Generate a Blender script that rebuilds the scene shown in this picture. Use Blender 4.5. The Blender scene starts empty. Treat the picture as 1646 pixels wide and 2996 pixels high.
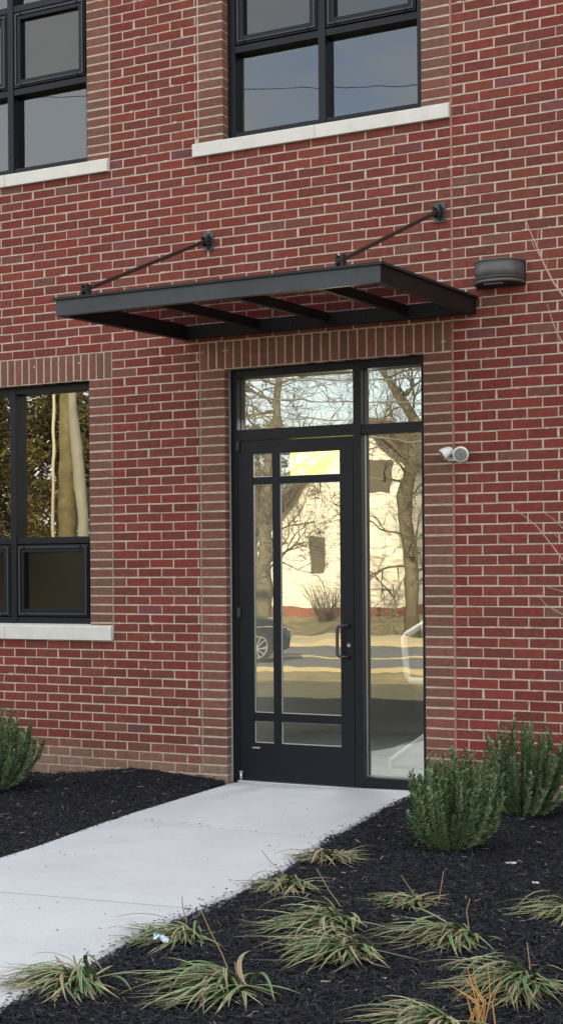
import bpy, math, random
from mathutils import Vector, Matrix, noise
R_=math.radians; PI=math.pi
random.seed(7)
S=bpy.context.scene; COL=S.collection

# ------------------------------------------------------------------ camera
yaw,pit,rol=.5213,.0017,-.0072
cam=bpy.data.cameras.new('camera'); co=bpy.data.objects.new('camera',cam); COL.objects.link(co); S.camera=co
Fw=Vector((-math.sin(yaw)*math.cos(pit),math.cos(yaw)*math.cos(pit),math.sin(pit)))
Rt=Vector((math.cos(yaw),math.sin(yaw),0)); Up=Rt.cross(Fw)
r2=Rt*math.cos(rol)+Up*math.sin(rol); u2=Up*math.cos(rol)-Rt*math.sin(rol)
M=Matrix((r2,u2,-Fw)).transposed().to_4x4(); M.translation=Vector((3.495,-9.9425,1.5238)); co.matrix_world=M
cam.sensor_fit='VERTICAL'; cam.sensor_height=36; cam.lens=4573.3/2996*36
cam.shift_x=(823-480)/2996; cam.shift_y=(1668-1498)/2996
cam.clip_start=.05; cam.clip_end=2000
# ------------------------------------------------------------------ light
SUN_EL,SUN_AZ=R_(29),R_(12)      # sun is behind the brick building, low and warm
S.view_settings.view_transform='Standard'; S.view_settings.look='None'
S.view_settings.gamma=1; S.view_settings.exposure=1.7
W=bpy.data.worlds.new('World'); S.world=W; W.use_nodes=True
nt=W.node_tree; N=nt.nodes; L=nt.links; N.clear()
sky=N.new('ShaderNodeTexSky'); sky.sky_type='NISHITA'; sky.sun_disc=False
sky.sun_elevation=SUN_EL; sky.sun_rotation=SUN_AZ; sky.air_density=1.0; sky.dust_density=1.5; sky.ozone_density=1.5
tc=N.new('ShaderNodeTexCoord'); mp=N.new('ShaderNodeMapping'); mp.inputs['Scale'].default_value=(1,1,2.6)
nz=N.new('ShaderNodeTexNoise'); nz.inputs['Scale'].default_value=2.3; nz.inputs['Detail'].default_value=7; nz.inputs['Roughness'].default_value=.55
cr=N.new('ShaderNodeValToRGB'); cr.color_ramp.elements[0].position=.33; cr.color_ramp.elements[1].position=.50
mx=N.new('ShaderNodeMixRGB'); bg=N.new('ShaderNodeBackground'); out=N.new('ShaderNodeOutputWorld')
cc=N.new('ShaderNodeValToRGB'); cc.color_ramp.elements[0].color=(3.5,3.55,3.7,1); cc.color_ramp.elements[1].color=(4.9,4.85,4.8,1); cc.color_ramp.elements[0].position=.35; cc.color_ramp.elements[1].position=.75
L.new(tc.outputs['Generated'],mp.inputs['Vector']); L.new(mp.outputs[0],nz.inputs['Vector']); L.new(nz.outputs['Fac'],cr.inputs['Fac']); L.new(nz.outputs['Fac'],cc.inputs['Fac'])
L.new(cr.outputs['Color'],mx.inputs['Fac']); L.new(sky.outputs[0],mx.inputs['Color1']); L.new(cc.outputs['Color'],mx.inputs['Color2'])
L.new(mx.outputs[0],bg.inputs['Color']); bg.inputs['Strength'].default_value=.15; L.new(bg.outputs[0],out.inputs[0])
sl=bpy.data.lights.new('sun','SUN'); so=bpy.data.objects.new('sun',sl); COL.objects.link(so)
sl.energy=3.7; sl.angle=R_(.5); sl.color=(1,.89,.68)
sd=Vector((math.sin(SUN_AZ)*math.cos(SUN_EL),math.cos(SUN_AZ)*math.cos(SUN_EL),math.sin(SUN_EL)))
so.rotation_euler=sd.to_track_quat('Z','Y').to_euler()

# ------------------------------------------------------------------ materials
def mat(name,col=(.5,.5,.5),rough=.6,metal=0,spec=.5,var=0,vscale=8,bump=0,bscale=60,attr=False,trans=0):
    m=bpy.data.materials.new(name); m.use_nodes=True; n=m.node_tree.nodes; l=m.node_tree.links
    b=n['Principled BSDF']; b.inputs['Roughness'].default_value=rough; b.inputs['Metallic'].default_value=metal
    b.inputs['Specular IOR Level'].default_value=spec
    t=n.new('ShaderNodeTexCoord'); src=None
    if attr:
        a=n.new('ShaderNodeAttribute'); a.attribute_name='Col'; src=a.outputs['Color']
    else:
        c=n.new('ShaderNodeRGB'); c.outputs[0].default_value=(*col,1); src=c.outputs[0]
    if var:
        z=n.new('ShaderNodeTexNoise'); z.inputs['Scale'].default_value=vscale; z.inputs['Detail'].default_value=6; z.inputs['Roughness'].default_value=.65
        l.new(t.outputs['Object'],z.inputs['Vector'])
        r=n.new('ShaderNodeMapRange'); r.inputs['From Min'].default_value=.3; r.inputs['From Max'].default_value=.7
        r.inputs['To Min'].default_value=1-var; r.inputs['To Max'].default_value=1+var; l.new(z.outputs['Fac'],r.inputs['Value'])
        x=n.new('ShaderNodeVectorMath'); x.operation='SCALE'; l.new(src,x.inputs[0]); l.new(r.outputs[0],x.inputs['Scale']); src=x.outputs[0]
    l.new(src,b.inputs['Base Color'])
    if bump:
        z=n.new('ShaderNodeTexNoise'); z.inputs['Scale'].default_value=bscale; z.inputs['Detail'].default_value=5
        l.new(t.outputs['Object'],z.inputs['Vector']); q=n.new('ShaderNodeBump'); q.inputs['Strength'].default_value=bump; q.inputs['Distance'].default_value=.01
        l.new(z.outputs['Fac'],q.inputs['Height']); l.new(q.outputs[0],b.inputs['Normal'])
    m['b']=0
    return m
def glass(name,refl=.5,tint=(1,.97,.86),tr=(.45,.5,.47),rough=0,wave=.012,wscale=1.6):
    m=bpy.data.materials.new(name); m.use_nodes=True; n=m.node_tree.nodes; l=m.node_tree.links; n.clear()
    g=n.new('ShaderNodeBsdfGlossy'); g.inputs['Color'].default_value=(*tint,1); g.inputs['Roughness'].default_value=rough
    t=n.new('ShaderNodeBsdfTransparent'); t.inputs['Color'].default_value=(*tr,1)
    x=n.new('ShaderNodeMixShader'); x.inputs[0].default_value=refl; o=n.new('ShaderNodeOutputMaterial')
    tc=n.new('ShaderNodeTexCoord'); z=n.new('ShaderNodeTexNoise'); z.inputs['Scale'].default_value=wscale; z.inputs['Detail'].default_value=2.5
    b=n.new('ShaderNodeBump'); b.inputs['Strength'].default_value=1; b.inputs['Distance'].default_value=wave*.05
    l.new(tc.outputs['Object'],z.inputs['Vector']); l.new(z.outputs['Fac'],b.inputs['Height']); l.new(b.outputs[0],g.inputs['Normal'])
    l.new(t.outputs[0],x.inputs[1]); l.new(g.outputs[0],x.inputs[2]); l.new(x.outputs[0],o.inputs[0]); return m
m_brick=mat('brick',rough=.9,spec=.2,attr=True,var=.22,vscale=26,bump=.5,bscale=160)
m_mortar=mat('mortar',(.50,.41,.33),rough=.95,spec=.2,var=.22,vscale=14,bump=.9,bscale=90)
m_stone=mat('cast_stone',(.62,.61,.56),rough=.8,var=.07,vscale=9,bump=.2,bscale=120)
m_frame=mat('dark_aluminium',(.0055,.0068,.0105),rough=.42,spec=.26,var=.12,vscale=3)
m_sash=mat('dark_sash',(.026,.031,.04),rough=.45,var=.1,vscale=6)
m_black=mat('black_gasket',(.008,.008,.01),rough=.7)
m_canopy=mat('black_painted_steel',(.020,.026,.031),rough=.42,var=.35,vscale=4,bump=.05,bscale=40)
m_canopy_shade=mat('black_steel_shaded',(.007,.007,.008),rough=.5,spec=.25,var=.3,vscale=4)  # same steel, darkened to paint in the shade below the canopy
m_rod=mat('brown_black_steel',(.030,.012,.009),rough=.5,var=.3,vscale=20)
m_plate=mat('blue_black_steel',(.035,.05,.06),rough=.4)
m_silver=mat('silver_bead',(.55,.56,.58),rough=.35,metal=.7)
m_concrete=mat('concrete',(.475,.49,.505),rough=.9,spec=.2,var=.085,vscale=1.3,bump=.15,bscale=220)
n=m_concrete.node_tree.nodes; l=m_concrete.node_tree.links      # fine grain, rust and damp stains
b=n['Principled BSDF']; src=b.inputs['Base Color'].links[0].from_socket; t=n.new('ShaderNodeTexCoord'); z=n.new('ShaderNodeTexNoise'); z.inputs['Scale'].default_value=140; z.inputs['Detail'].default_value=4; l.new(t.outputs['Object'],z.inputs['Vector'])
q=n.new('ShaderNodeMapRange'); q.inputs['From Min'].default_value=.25; q.inputs['From Max'].default_value=.75; q.inputs['To Min'].default_value=.86; q.inputs['To Max'].default_value=1.12; l.new(z.outputs['Fac'],q.inputs['Value'])
x=n.new('ShaderNodeVectorMath'); x.operation='SCALE'; l.new(src,x.inputs[0]); l.new(q.outputs[0],x.inputs['Scale'])
z2=n.new('ShaderNodeTexNoise'); z2.inputs['Scale'].default_value=3.2; z2.inputs['Detail'].default_value=8; z2.inputs['Roughness'].default_value=.7; l.new(t.outputs['Object'],z2.inputs['Vector'])
q2=n.new('ShaderNodeMapRange'); q2.inputs['From Min'].default_value=.60; q2.inputs['From Max'].default_value=.74; q2.inputs['To Max'].default_value=.35; l.new(z2.outputs['Fac'],q2.inputs['Value'])
mm=n.new('ShaderNodeMixRGB'); mm.inputs['Color2'].default_value=(.30,.29,.26,1); l.new(q2.outputs[0],mm.inputs['Fac']); l.new(x.outputs[0],mm.inputs['Color1']); l.new(mm.outputs[0],b.inputs['Base Color'])
m_lamp=mat('bronze_light_housing',(.075,.072,.072),rough=.45,metal=.1,var=.1,vscale=9)
m_white=mat('white_plastic',(.78,.78,.76),rough=.35)
m_lens=mat('grey_lens',(.22,.22,.20),rough=.15,var=.5,vscale=60,bump=.6,bscale=120)
m_ctrl=mat('pink_sealant',(.34,.17,.135),rough=.9,var=.12,vscale=12,bump=.3,bscale=60)
m_vj=mat('grey_mortar',(.29,.26,.21),rough=.95,var=.2,vscale=10)
m_seal=mat('grey_sealant',(.36,.36,.35),rough=.8)
m_glass=glass('entrance_glass',.41,tr=(1,1,1),wave=.022)
m_glassL=glass('window_glass',.46,wave=.02,wscale=1.1)
m_glassU=glass('upper_window_glass',.115,tint=(.88,.95,1),wave=.012)
m_glassS=glass('screened_glass',.075,tint=(.95,.97,.95),tr=(.3,.3,.3),rough=.12)
m_poly=glass('canopy_panel',.12,tint=(1,1,1),tr=(.55,.49,.51),wave=.0)
m_int=mat('interior_wall',(.5,.5,.45),rough=.9)
m_room=m_black
m_intf=mat('interior_floor',(.42,.45,.45),rough=.5)
m_intw=mat('white_stair_paint',(.86,.88,.87),rough=.5)
m_leaf=mat('shrub_leaf',rough=.55,attr=True)
m_blade=mat('grass_blade',rough=.6,attr=True)
m_bark=mat('bark',(.15,.13,.085),rough=.95,var=.4,vscale=5,bump=1,bscale=14)
m_soil=mat('mulch_soil',(.012,.012,.014),rough=.95,spec=.15,var=.6,vscale=30,bump=1,bscale=55)
m_chip=mat('mulch_chip',rough=.8,spec=.3,attr=True)

# ------------------------------------------------------------------ mesh builder
class MB:
    def __init__(s): s.v=[];s.f=[];s.c=[]
    def face(s,pts,c=(1,1,1)):
        i=len(s.v); s.v+=[tuple(p) for p in pts]; s.f.append(tuple(range(i,i+len(pts)))); s.c.append(c)
    def faces(s,pts,fs,c=(1,1,1)):
        i=len(s.v); s.v+=[tuple(p) for p in pts]
        for f in fs: s.f.append(tuple(i+k for k in f)); s.c.append(c)
    def box(s,x0,x1,y0,y1,z0,z1,c=(1,1,1)):
        s.faces([(x0,y0,z0),(x1,y0,z0),(x1,y1,z0),(x0,y1,z0),(x0,y0,z1),(x1,y0,z1),(x1,y1,z1),(x0,y1,z1)],
          [(0,3,2,1),(4,5,6,7),(0,1,5,4),(1,2,6,5),(2,3,7,6),(3,0,4,7)],c)
    def bar(s,a,b,w,h,up=(0,0,1),c=(1,1,1)):
        a=Vector(a);b=Vector(b);d=(b-a).normalized();u=Vector(up);r=d.cross(u).normalized();u=r.cross(d)
        P=[]
        for p in (a,b):
            for i,j in ((-1,-1),(1,-1),(1,1),(-1,1)): P.append(p+r*(i*w/2)+u*(j*h/2))
        s.faces(P,[(3,2,1,0),(4,5,6,7),(0,1,5,4),(1,2,6,5),(2,3,7,6),(3,0,4,7)],c)
    def tube(s,pts,rad,n=8,c=(1,1,1),cap=True):
        pts=[Vector(p) for p in pts]
        if not hasattr(rad,'__len__'): rad=[rad]*len(pts)
        i0=len(s.v); u=None
        for k,p in enumerate(pts):
            d=(pts[min(k+1,len(pts)-1)]-pts[max(k-1,0)]).normalized()
            if u is None: u=d.orthogonal().normalized()
            else:
                u=(u-d*u.dot(d)); u=u.normalized() if u.length>1e-5 else d.orthogonal().normalized()
            w=d.cross(u)
            for j in range(n):
                a=2*PI*j/n; s.v.append(tuple(p+(u*math.cos(a)+w*math.sin(a))*rad[k]))
        for k in range(len(pts)-1):
            for j in range(n):
                a=i0+k*n+j;b=i0+k*n+(j+1)%n; s.f.append((a,b,b+n,a+n)); s.c.append(c)
        if cap:
            s.f.append(tuple(i0+j for j in reversed(range(n)))); s.c.append(c)
            s.f.append(tuple(i0+(len(pts)-1)*n+j for j in range(n))); s.c.append(c)
    def build(s,name,m,parent=None,smooth=False,bevel=0,label=None):
        me=bpy.data.meshes.new(name); me.from_pydata(s.v,[],s.f); me.materials.append(m)
        ca=me.color_attributes.new('Col','FLOAT_COLOR','CORNER'); buf=[]
        for f,c in zip(s.f,s.c): buf+=[c[0],c[1],c[2],1.0]*len(f)
        ca.data.foreach_set('color',buf)
        if smooth: me.polygons.foreach_set('use_smooth',[True]*len(me.polygons))
        me.update(); o=bpy.data.objects.new(name,me); COL.objects.link(o)
        if parent: o.parent=parent
        if label: o['label']=label
        if bevel:
            b=o.modifiers.new('bevel','BEVEL'); b.width=bevel; b.segments=2; b.limit_method='ANGLE'
        return o
def tag(o,label,cat,group=None):
    o['label']=label; o['category']=cat
    if group: o['group']=group
    return o
def empty(name,loc,label,cat,group=None):
    o=bpy.data.objects.new(name,None); COL.objects.link(o); o.location=loc; o.empty_display_size=.1
    return tag(o,label,cat,group)
def struct(o,kind='structure'): o['kind']=kind; return o
def rel(pts,o): return [tuple(Vector(p)-Vector(o)) for p in pts]

# ================================================================== the brick building
c=.2032/3; B=.2032; J=.0046       # course height, brick module, half joint
bld=empty('brick_building',(0,0,0),'red brick office building with dark framed windows, pale stone sills and a glazed entrance door','building')
OPEN=[(-1.705,-.205,-.3,44*c),            # entrance
      (-1.705,-.205,4.60,97*c),           # upper window
      (-4.355,-2.855,4.60,97*c),
      (-4.355,-2.855,1.10,44*c)]
STR=[(-1.905,-1.705,-.3,44*c),(-.205,0,-.3,44*c),(-1.905,-1.705,4.628,97*c),(-.205,0,4.628,97*c),
     (-2.855,-2.655,4.628,97*c),(-2.855,-2.655,1.128,44*c),(-4.555,-4.355,4.628,97*c),(-4.555,-4.355,1.128,44*c)]
SOLD=[(-1.905,0,44*c,47*c),(-4.555,-2.655,44*c,47*c),(-1.905,0,97*c,100*c),(-4.555,-2.655,97*c,100*c)]
SILL=[(-1.942,-.006,4.528,4.622),(-4.60,-2.662,4.528,4.622),(-4.60,-2.656,1.020,1.126)]
BX0,BX1,ZT=-6.6,3.6,124*c
FIELD=[(.176,.049,.033),(.192,.052,.035),(.166,.046,.034),(.150,.050,.038),(.192,.044,.033),(.148,.045,.035),(.180,.055,.043),(.174,.040,.031)]
DARKB=[(.17,.072,.058),(.16,.060,.064),(.155,.075,.060)]
STRIP=[(.178,.084,.060),(.165,.090,.063),(.188,.080,.058),(.158,.082,.062),(.196,.080,.060),(.172,.076,.054)]
rb=random.Random(3)
def pick(kind,x,z):
    if kind=='f': q=rb.choice(DARKB) if rb.random()<.045 else rb.choice(FIELD)
    else: q=rb.choice(STRIP)
    q=[q[k]*.80+((.174,.046,.035),(.172,.083,.060))[kind!='f'][k]*.20 for k in range(3)]
    v=rb.uniform(.90,1.10); g=noise.noise(Vector((x*.9,z*.9,3)))*.16
    q=[q[0]*v*(1+g),q[1]*v*(1-g*.5),q[2]*v]
    d=max(0,1.15-(z-.02)/.22) if z<.27 else 0     # splashed soil stain on the lowest courses
    d=min(1,max(0,d+noise.noise(Vector((x*2,z*3,9)))*.35*(z<.3)))*.85
    t=(.27,.185,.13); return tuple(q[i]*(1-d)+t[i]*d for i in range(3))
def brick(mb,x0,x1,z0,z1,kind,depth=.04,el=0,er=0):
    jx=rb.uniform(-.0012,.0012); jz=rb.uniform(-.0010,.0010); y=rb.uniform(-.0012,.0012)
    tl=rb.uniform(-.0008,.0008)
    x0+=J+jx if not el else 0;x1+=-J+jx if not er else 0;z0+=J+jz;z1+=-J+jz; b=.0028
    if kind=='s' and z1-z0<x1-x0: z0+=.0011; z1-=.0011
    if kind=='s' and z1-z0>x1-x0: x0+=.0008; x1-=.0008
    if x1-x0<.012 or z1-z0<.012: return
    b=min(b,(x1-x0)/4,(z1-z0)/4)
    k=[rb.uniform(-.0017,.0017) for _ in range(4)]+[rb.uniform(-.0012,.0012) for _ in range(4)]
    if el: k[4]=k[7]=0
    if er: k[5]=k[6]=0
    P=[(x0+b,y,z0+b),(x1-b,y+tl,z0+b),(x1-b,y+tl,z1-b),(x0+b,y,z1-b),(x0+k[4],y+b,z0+k[0]),(x1+k[5],y+b,z0+k[1]),(x1+k[6],y+b,z1+k[2]),(x0+k[7],y+b,z1+k[3]),
       (x0,depth,z0),(x1,depth,z0),(x1,depth,z1),(x0,depth,z1)]
    mb.faces(P,[(0,1,2,3),(4,5,1,0),(5,6,2,1),(6,7,3,2),(7,4,0,3),(8,9,5,4),(9,10,6,5),(10,11,7,6),(11,8,4,7)],pick(kind,(x0+x1)/2,(z0+z1)/2))
def inz(r,z0,z1): return r[2]<z1-.004 and r[3]>z0+.004
wb=MB(); LE=(-1.705,-4.355); RE=(-.205,-2.855)
for r in range(-4,124):
    z0,z1=r*c,(r+1)*c; zm=(z0+z1)/2
    cut=sorted([(o[0],o[1]) for o in OPEN+STR+SOLD if o[2]<zm<o[3]]+[(o[0],o[1]) for o in SILL if o[2]<zm<o[3]])
    if r==68: cut=sorted([(-1.93,-.006),(-4.59,-2.662)])
    if r in (67,): cut=sorted([(-1.942,-.006),(-4.60,-2.662)])
    segs=[];x=BX0
    for a,b in cut+[(0,0),(BX1,BX1)]: pass
    for a,b in sorted(cut+[(0,0)]):
        if a>x: segs.append((x,a))
        x=max(x,b)
    segs.append((x,BX1))
    for a,b in segs:
        if b-a<.02: continue
        if b<=0.001: off=0 if r%2==0 else B/2
        else: off=.0915 if r%2 else .193
        k=math.ceil((a-off+.025)/B); e=[a]
        while off+k*B<b-.025: e.append(off+k*B); k+=1
        e.append(b)
        for p,q in zip(e[:-1],e[1:]): brick(wb,p,q,z0,z1,'f')
    for s in STR:
        if s[2]-.02<zm<s[3]:
            brick(wb,s[0],s[1],max(z0,s[2]),z1,'s',.098,s[0] in RE,s[1] in LE)
        elif z0<s[2]<z1 and s[2]>1: brick(wb,s[0],s[1],s[2],z1,'s',.098,s[0] in RE,s[1] in LE)
for s in SOLD:
    n=round((s[1]-s[0])/c); w=(s[1]-s[0])/n
    for i in range(n): brick(wb,s[0]+i*w,s[0]+(i+1)*w,s[2],s[3],'s',.098)
bricks=wb.build('brick_facing',m_brick,bld)
# mortar backing, built as a slab with openings
mo=MB(); xs=sorted({BX0,BX1}|{o[i] for o in OPEN for i in (0,1)}); zs=sorted({-.4,ZT}|{o[i] for o in OPEN for i in (2,3)})
def hole(x,z): return any(o[0]<x<o[1] and o[2]<z<o[3] for o in OPEN)
MY=.0028
for x0,x1 in zip(xs[:-1],xs[1:]):
    for z0,z1 in zip(zs[:-1],zs[1:]):
        if hole((x0+x1)/2,(z0+z1)/2): continue
        mo.face([(x0,MY,z0),(x1,MY,z0),(x1,MY,z1),(x0,MY,z1)])
        mo.face([(x0,.35,z0),(x0,.35,z1),(x1,.35,z1),(x1,.35,z0)])
for o in OPEN:
    a,b,z0,z1=o[0]-.004,o[1]+.004,o[2],o[3]+.004
    mo.face([(a,MY,z0),(a,MY,z1),(a,.35,z1),(a,.35,z0)]); mo.face([(b,MY,z0),(b,.35,z0),(b,.35,z1),(b,MY,z1)])
    mo.face([(a,MY,z1),(b,MY,z1),(b,.35,z1),(a,.35,z1)]); mo.face([(a,MY,z0),(a,.35,z0),(b,.35,z0),(b,MY,z0)])
mo.build('mortar_bed',m_mortar,bld)
# mortar smears and blobs left on the joints
sm=MB(); rs=random.Random(11)
for i in range(900):
    x=rs.uniform(-4.6,2.2); r=rs.randrange(0,95); z=r*c
    if any(o[0]-.02<x<o[1]+.02 and o[2]-.1<z<o[3]+.02 for o in OPEN+SILL): continue
    w=rs.uniform(.008,.045); h=rs.uniform(.005,.0105); n=11
    P=[(x+math.cos(2*PI*k/n)*w*rs.uniform(.6,1),-.0016-i*8e-7,z+math.sin(2*PI*k/n)*h*rs.uniform(.6,1)) for k in range(n)]
    sm.face(P); q=[(p[0],.004,p[2]) for p in P]
    for k in range(n): sm.face([P[k],q[k],q[(k+1)%n],P[(k+1)%n]])
for i in range(300):
    x=rs.uniform(-4.6,2.2); r=rs.randrange(0,95); z=r*c
    off=0 if r%2==0 else B/2
    if x>0: off=.0915 if r%2 else .193
    x=round((x-off)/B)*B+off
    if any(o[0]-.03<x<o[1]+.03 and o[2]-.1<z<o[3]+.04 for o in OPEN+SILL+STR+SOLD): continue
    w=rs.uniform(.004,.009); yy=-.0024-i*1e-6
    P=[(x-w*rs.uniform(.8,1.3),yy,z+.004),(x+w*rs.uniform(.8,1.4),yy,z+.004),(x+w,yy,z+c*.5),(x+w*rs.uniform(.5,1),yy,z+c*.96),(x-w*rs.uniform(.5,1),yy,z+c*.96),(x-w,yy,z+c*.5)]
    sm.face(P); q=[(p[0],.004,p[2]) for p in P]
    for k in range(6): sm.face([P[k],q[k],q[(k+1)%6],P[(k+1)%6]])
sm.build('mortar_smear',m_mortar,bld)
# vertical joints
cj=MB(); cj.box(-.0065,.0065,-.0008,.02,-.3,ZT); cj.build('control_joint',m_ctrl,bld,label='pink sealed vertical joint')
for x,z0,z1 in ((-1.905,0,47*c),(-1.905,4.63,ZT),(-2.655,1.13,47*c),(-2.655,4.63,ZT)):
    j=MB(); j.box(x-.0045,x+.0045,.0012,.02,z0,z1); j.build('vertical_joint',m_vj if z0<2 else m_mortar,bld)
# rest of the body: side walls, roof, plain brick further along
m_bt=bpy.data.materials.new('brick_far'); m_bt.use_nodes=True; n=m_bt.node_tree.nodes; l=m_bt.node_tree.links
t=n.new('ShaderNodeTexCoord'); sx=n.new('ShaderNodeSeparateXYZ'); cx=n.new('ShaderNodeCombineXYZ'); ad=n.new('ShaderNodeMath'); ad.operation='ADD'
bt=n.new('ShaderNodeTexBrick'); bt.inputs['Color1'].default_value=(.21,.055,.048,1); bt.inputs['Color2'].default_value=(.17,.05,.043,1); bt.inputs['Mortar'].default_value=(.45,.35,.29,1)
bt.inputs['Scale'].default_value=1; bt.inputs['Brick Width'].default_value=B; bt.inputs['Row Height'].default_value=c; bt.inputs['Mortar Size'].default_value=.0047
l.new(t.outputs['Object'],sx.inputs[0]); l.new(sx.outputs['X'],ad.inputs[0]); l.new(sx.outputs['Y'],ad.inputs[1]); l.new(ad.outputs[0],cx.inputs['X']); l.new(sx.outputs['Z'],cx.inputs['Y'])
l.new(cx.outputs[0],bt.inputs['Vector']); l.new(bt.outputs['Color'],n['Principled BSDF'].inputs['Base Color']); n['Principled BSDF'].inputs['Roughness'].default_value=.9
w=MB(); w.box(-46,BX0,0,.35,-.4,ZT); w.box(BX1,16,0,.35,-.4,ZT); w.box(-46.0,-45.65,.36,14,-.4,ZT-.01); w.box(15.65,16,.36,14,-.4,ZT-.01); w.box(-45.64,15.64,13.65,13.99,-.4,ZT-.01)
w.build('brick_wall',m_bt,bld)
w=MB(); w.box(-46.05,16.05,-.06,14.05,ZT,ZT+.12); w.build('roof',m_stone,bld)
w=MB(); w.box(-5,2,.36,5.9,3.25,3.45); w.build('floor_slab',m_int,bld)
w=MB(); w.box(-2.6,.3,.36,5.9,-.05,.03); w.build('lobby_floor',m_intf,bld)
w=MB(); w.box(-2.7,-2.55,.36,5.9,.02,3.25); w.box(.31,.45,.36,5.9,.02,3.25); w.box(-5,2,6,6.2,-.1,ZT-.2)
w.build('interior_wall',m_int,bld)

# sills
def sill(x0,x1,z0,z1,parent,joints):
    o=MB(); e=[x0]+joints+[x1]
    for a,b in zip(e[:-1],e[1:]):
        a+=.0015;b-=.0015; P=[]
        for x in (a,b): P+=[(x,-.03,z0),(x,-.03,z1-.004),(x,-.026,z1),(x,.13,z1+.016),(x,.13,z0)]
        o.faces(P,[(0,5,6,1),(1,6,7,2),(2,7,8,3),(3,8,9,4),(4,9,5,0),(0,1,2,3,4),(9,8,7,6,5)])
    for x in joints: o.box(x-.004,x+.004,-.024,.12,z0+.004,z1-.004)
    return o.build('sill',m_stone,parent,bevel=.003)

# windows
FY=.085
def window(X0,X1,Z0,Z1,fixed,awn,name='window'):
    xm=(X0+X1)/2-.010; mb=MB()
    mb.box(X0,X0+.055,FY,.2,Z0,Z1); mb.box(X1-.055,X1,FY,.2,Z0,Z1)
    mb.box(xm-.027,xm+.027,FY-.004,.205,Z0+.002,Z1-.002)
    def rail(a,b):
        mb.box(X0+.05,xm-.02,FY+.003,.198,a,b); mb.box(xm+.02,X1-.05,FY+.003,.198,a,b)
    zs=sorted([(a,b) for a,b in fixed+awn])
    rail(Z0+.001,zs[0][0])
    for (a,b),(a2,b2) in zip(zs[:-1],zs[1:]): rail(b,a2)
    rail(zs[-1][1],Z1-.001)
    wf=mb.build(name,m_frame,bld,bevel=.0025)
    for lo,hi in ((X0+.055,xm-.027),(xm+.027,X1-.055)):
        for a,b in fixed:
            p=MB(); p.face([(lo,.158,a),(hi,.158,a),(hi,.158,b),(lo,.158,b)])
            p.build('pane',m_glassU if a>4 else m_glassL,wf)
        for a,b in awn:
            q=MB(); y0=.072; lo2,hi2,a2,b2=lo+.008,hi-.008,a+.008,b-.008; t=.058
            for (x0,x1,z0,z1) in ((lo2,lo2+t,a2,b2),(hi2-t,hi2,a2,b2),(lo2+t,hi2-t,a2,a2+t),(lo2+t,hi2-t,b2-t,b2)):
                q.box(x0,x1,y0+.012,.15,z0,z1)
            q.build('sash',m_frame,wf,bevel=.002)
            q=MB(); t=.012; o=.014
            for (x0,x1,z0,z1) in ((lo2+o,lo2+o+t,a2+o,b2-o),(hi2-o-t,hi2-o,a2+o,b2-o),(lo2+o+t,hi2-o-t,a2+o,a2+o+t),(lo2+o+t,hi2-o-t,b2-o-t,b2-o)):
                q.box(x0,x1,y0,y0+.02,z0,z1)
            q.build('sash_bead',m_sash,wf,bevel=.003)
            for x in (lo2+.06,hi2-.08):
                for z in (a2+.009,b2-.025): q=MB(); q.box(x,x+.018,y0-.006,y0+.01,z,z+.014); q.build('clip',m_black,wf,bevel=.002)
            p=MB(); p.face([(lo2+.05,.12,a2+.05),(hi2-.05,.12,a2+.05),(hi2-.05,.12,b2-.05),(lo2+.05,.12,b2-.05)]); p.build('pane',m_glassS,wf)
            p=MB(); p.box(lo2+.05,hi2-.05,.135,.137,a2+.05,b2-.05); p.build('insect_screen',m_screen if a<4 else m_screenU,wf)
    return wf
m_screen=mat('insect_screen',(.020,.024,.021),rough=.8,var=.45,vscale=3)
m_screenU=mat('insect_screen_upper',(.055,.072,.082),rough=.7,var=.35,vscale=4)
w1=window(-1.7,-.21,4.630,97*c,[(4.690,5.262),(5.965,6.50)],[(5.312,5.915)]); w1['label']='upper window of six dark framed lites above the entrance canopy'
sill(*SILL[0],w1,[-.974])
w2=window(-4.35,-2.86,4.630,97*c,[(4.690,5.262),(5.965,6.50)],[(5.312,5.915)]); w2['label']='upper left window cut by the photo edge'
sill(*SILL[1],w2,[-3.6])
w3=window(-4.35,-2.86,1.130,44*c-.003,[(1.806,2.925)],[(1.185,1.755)]); w3['label']='ground floor window reflecting trees and a pole'
sill(*SILL[2],w3,[-3.63])
# black sheets paint in the darkness of the rooms behind the windows
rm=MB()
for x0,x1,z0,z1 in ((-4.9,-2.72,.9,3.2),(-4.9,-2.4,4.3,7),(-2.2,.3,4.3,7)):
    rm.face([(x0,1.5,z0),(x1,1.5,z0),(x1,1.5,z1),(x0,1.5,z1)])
rm.build('dark_room_backing',m_black,bld)

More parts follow.
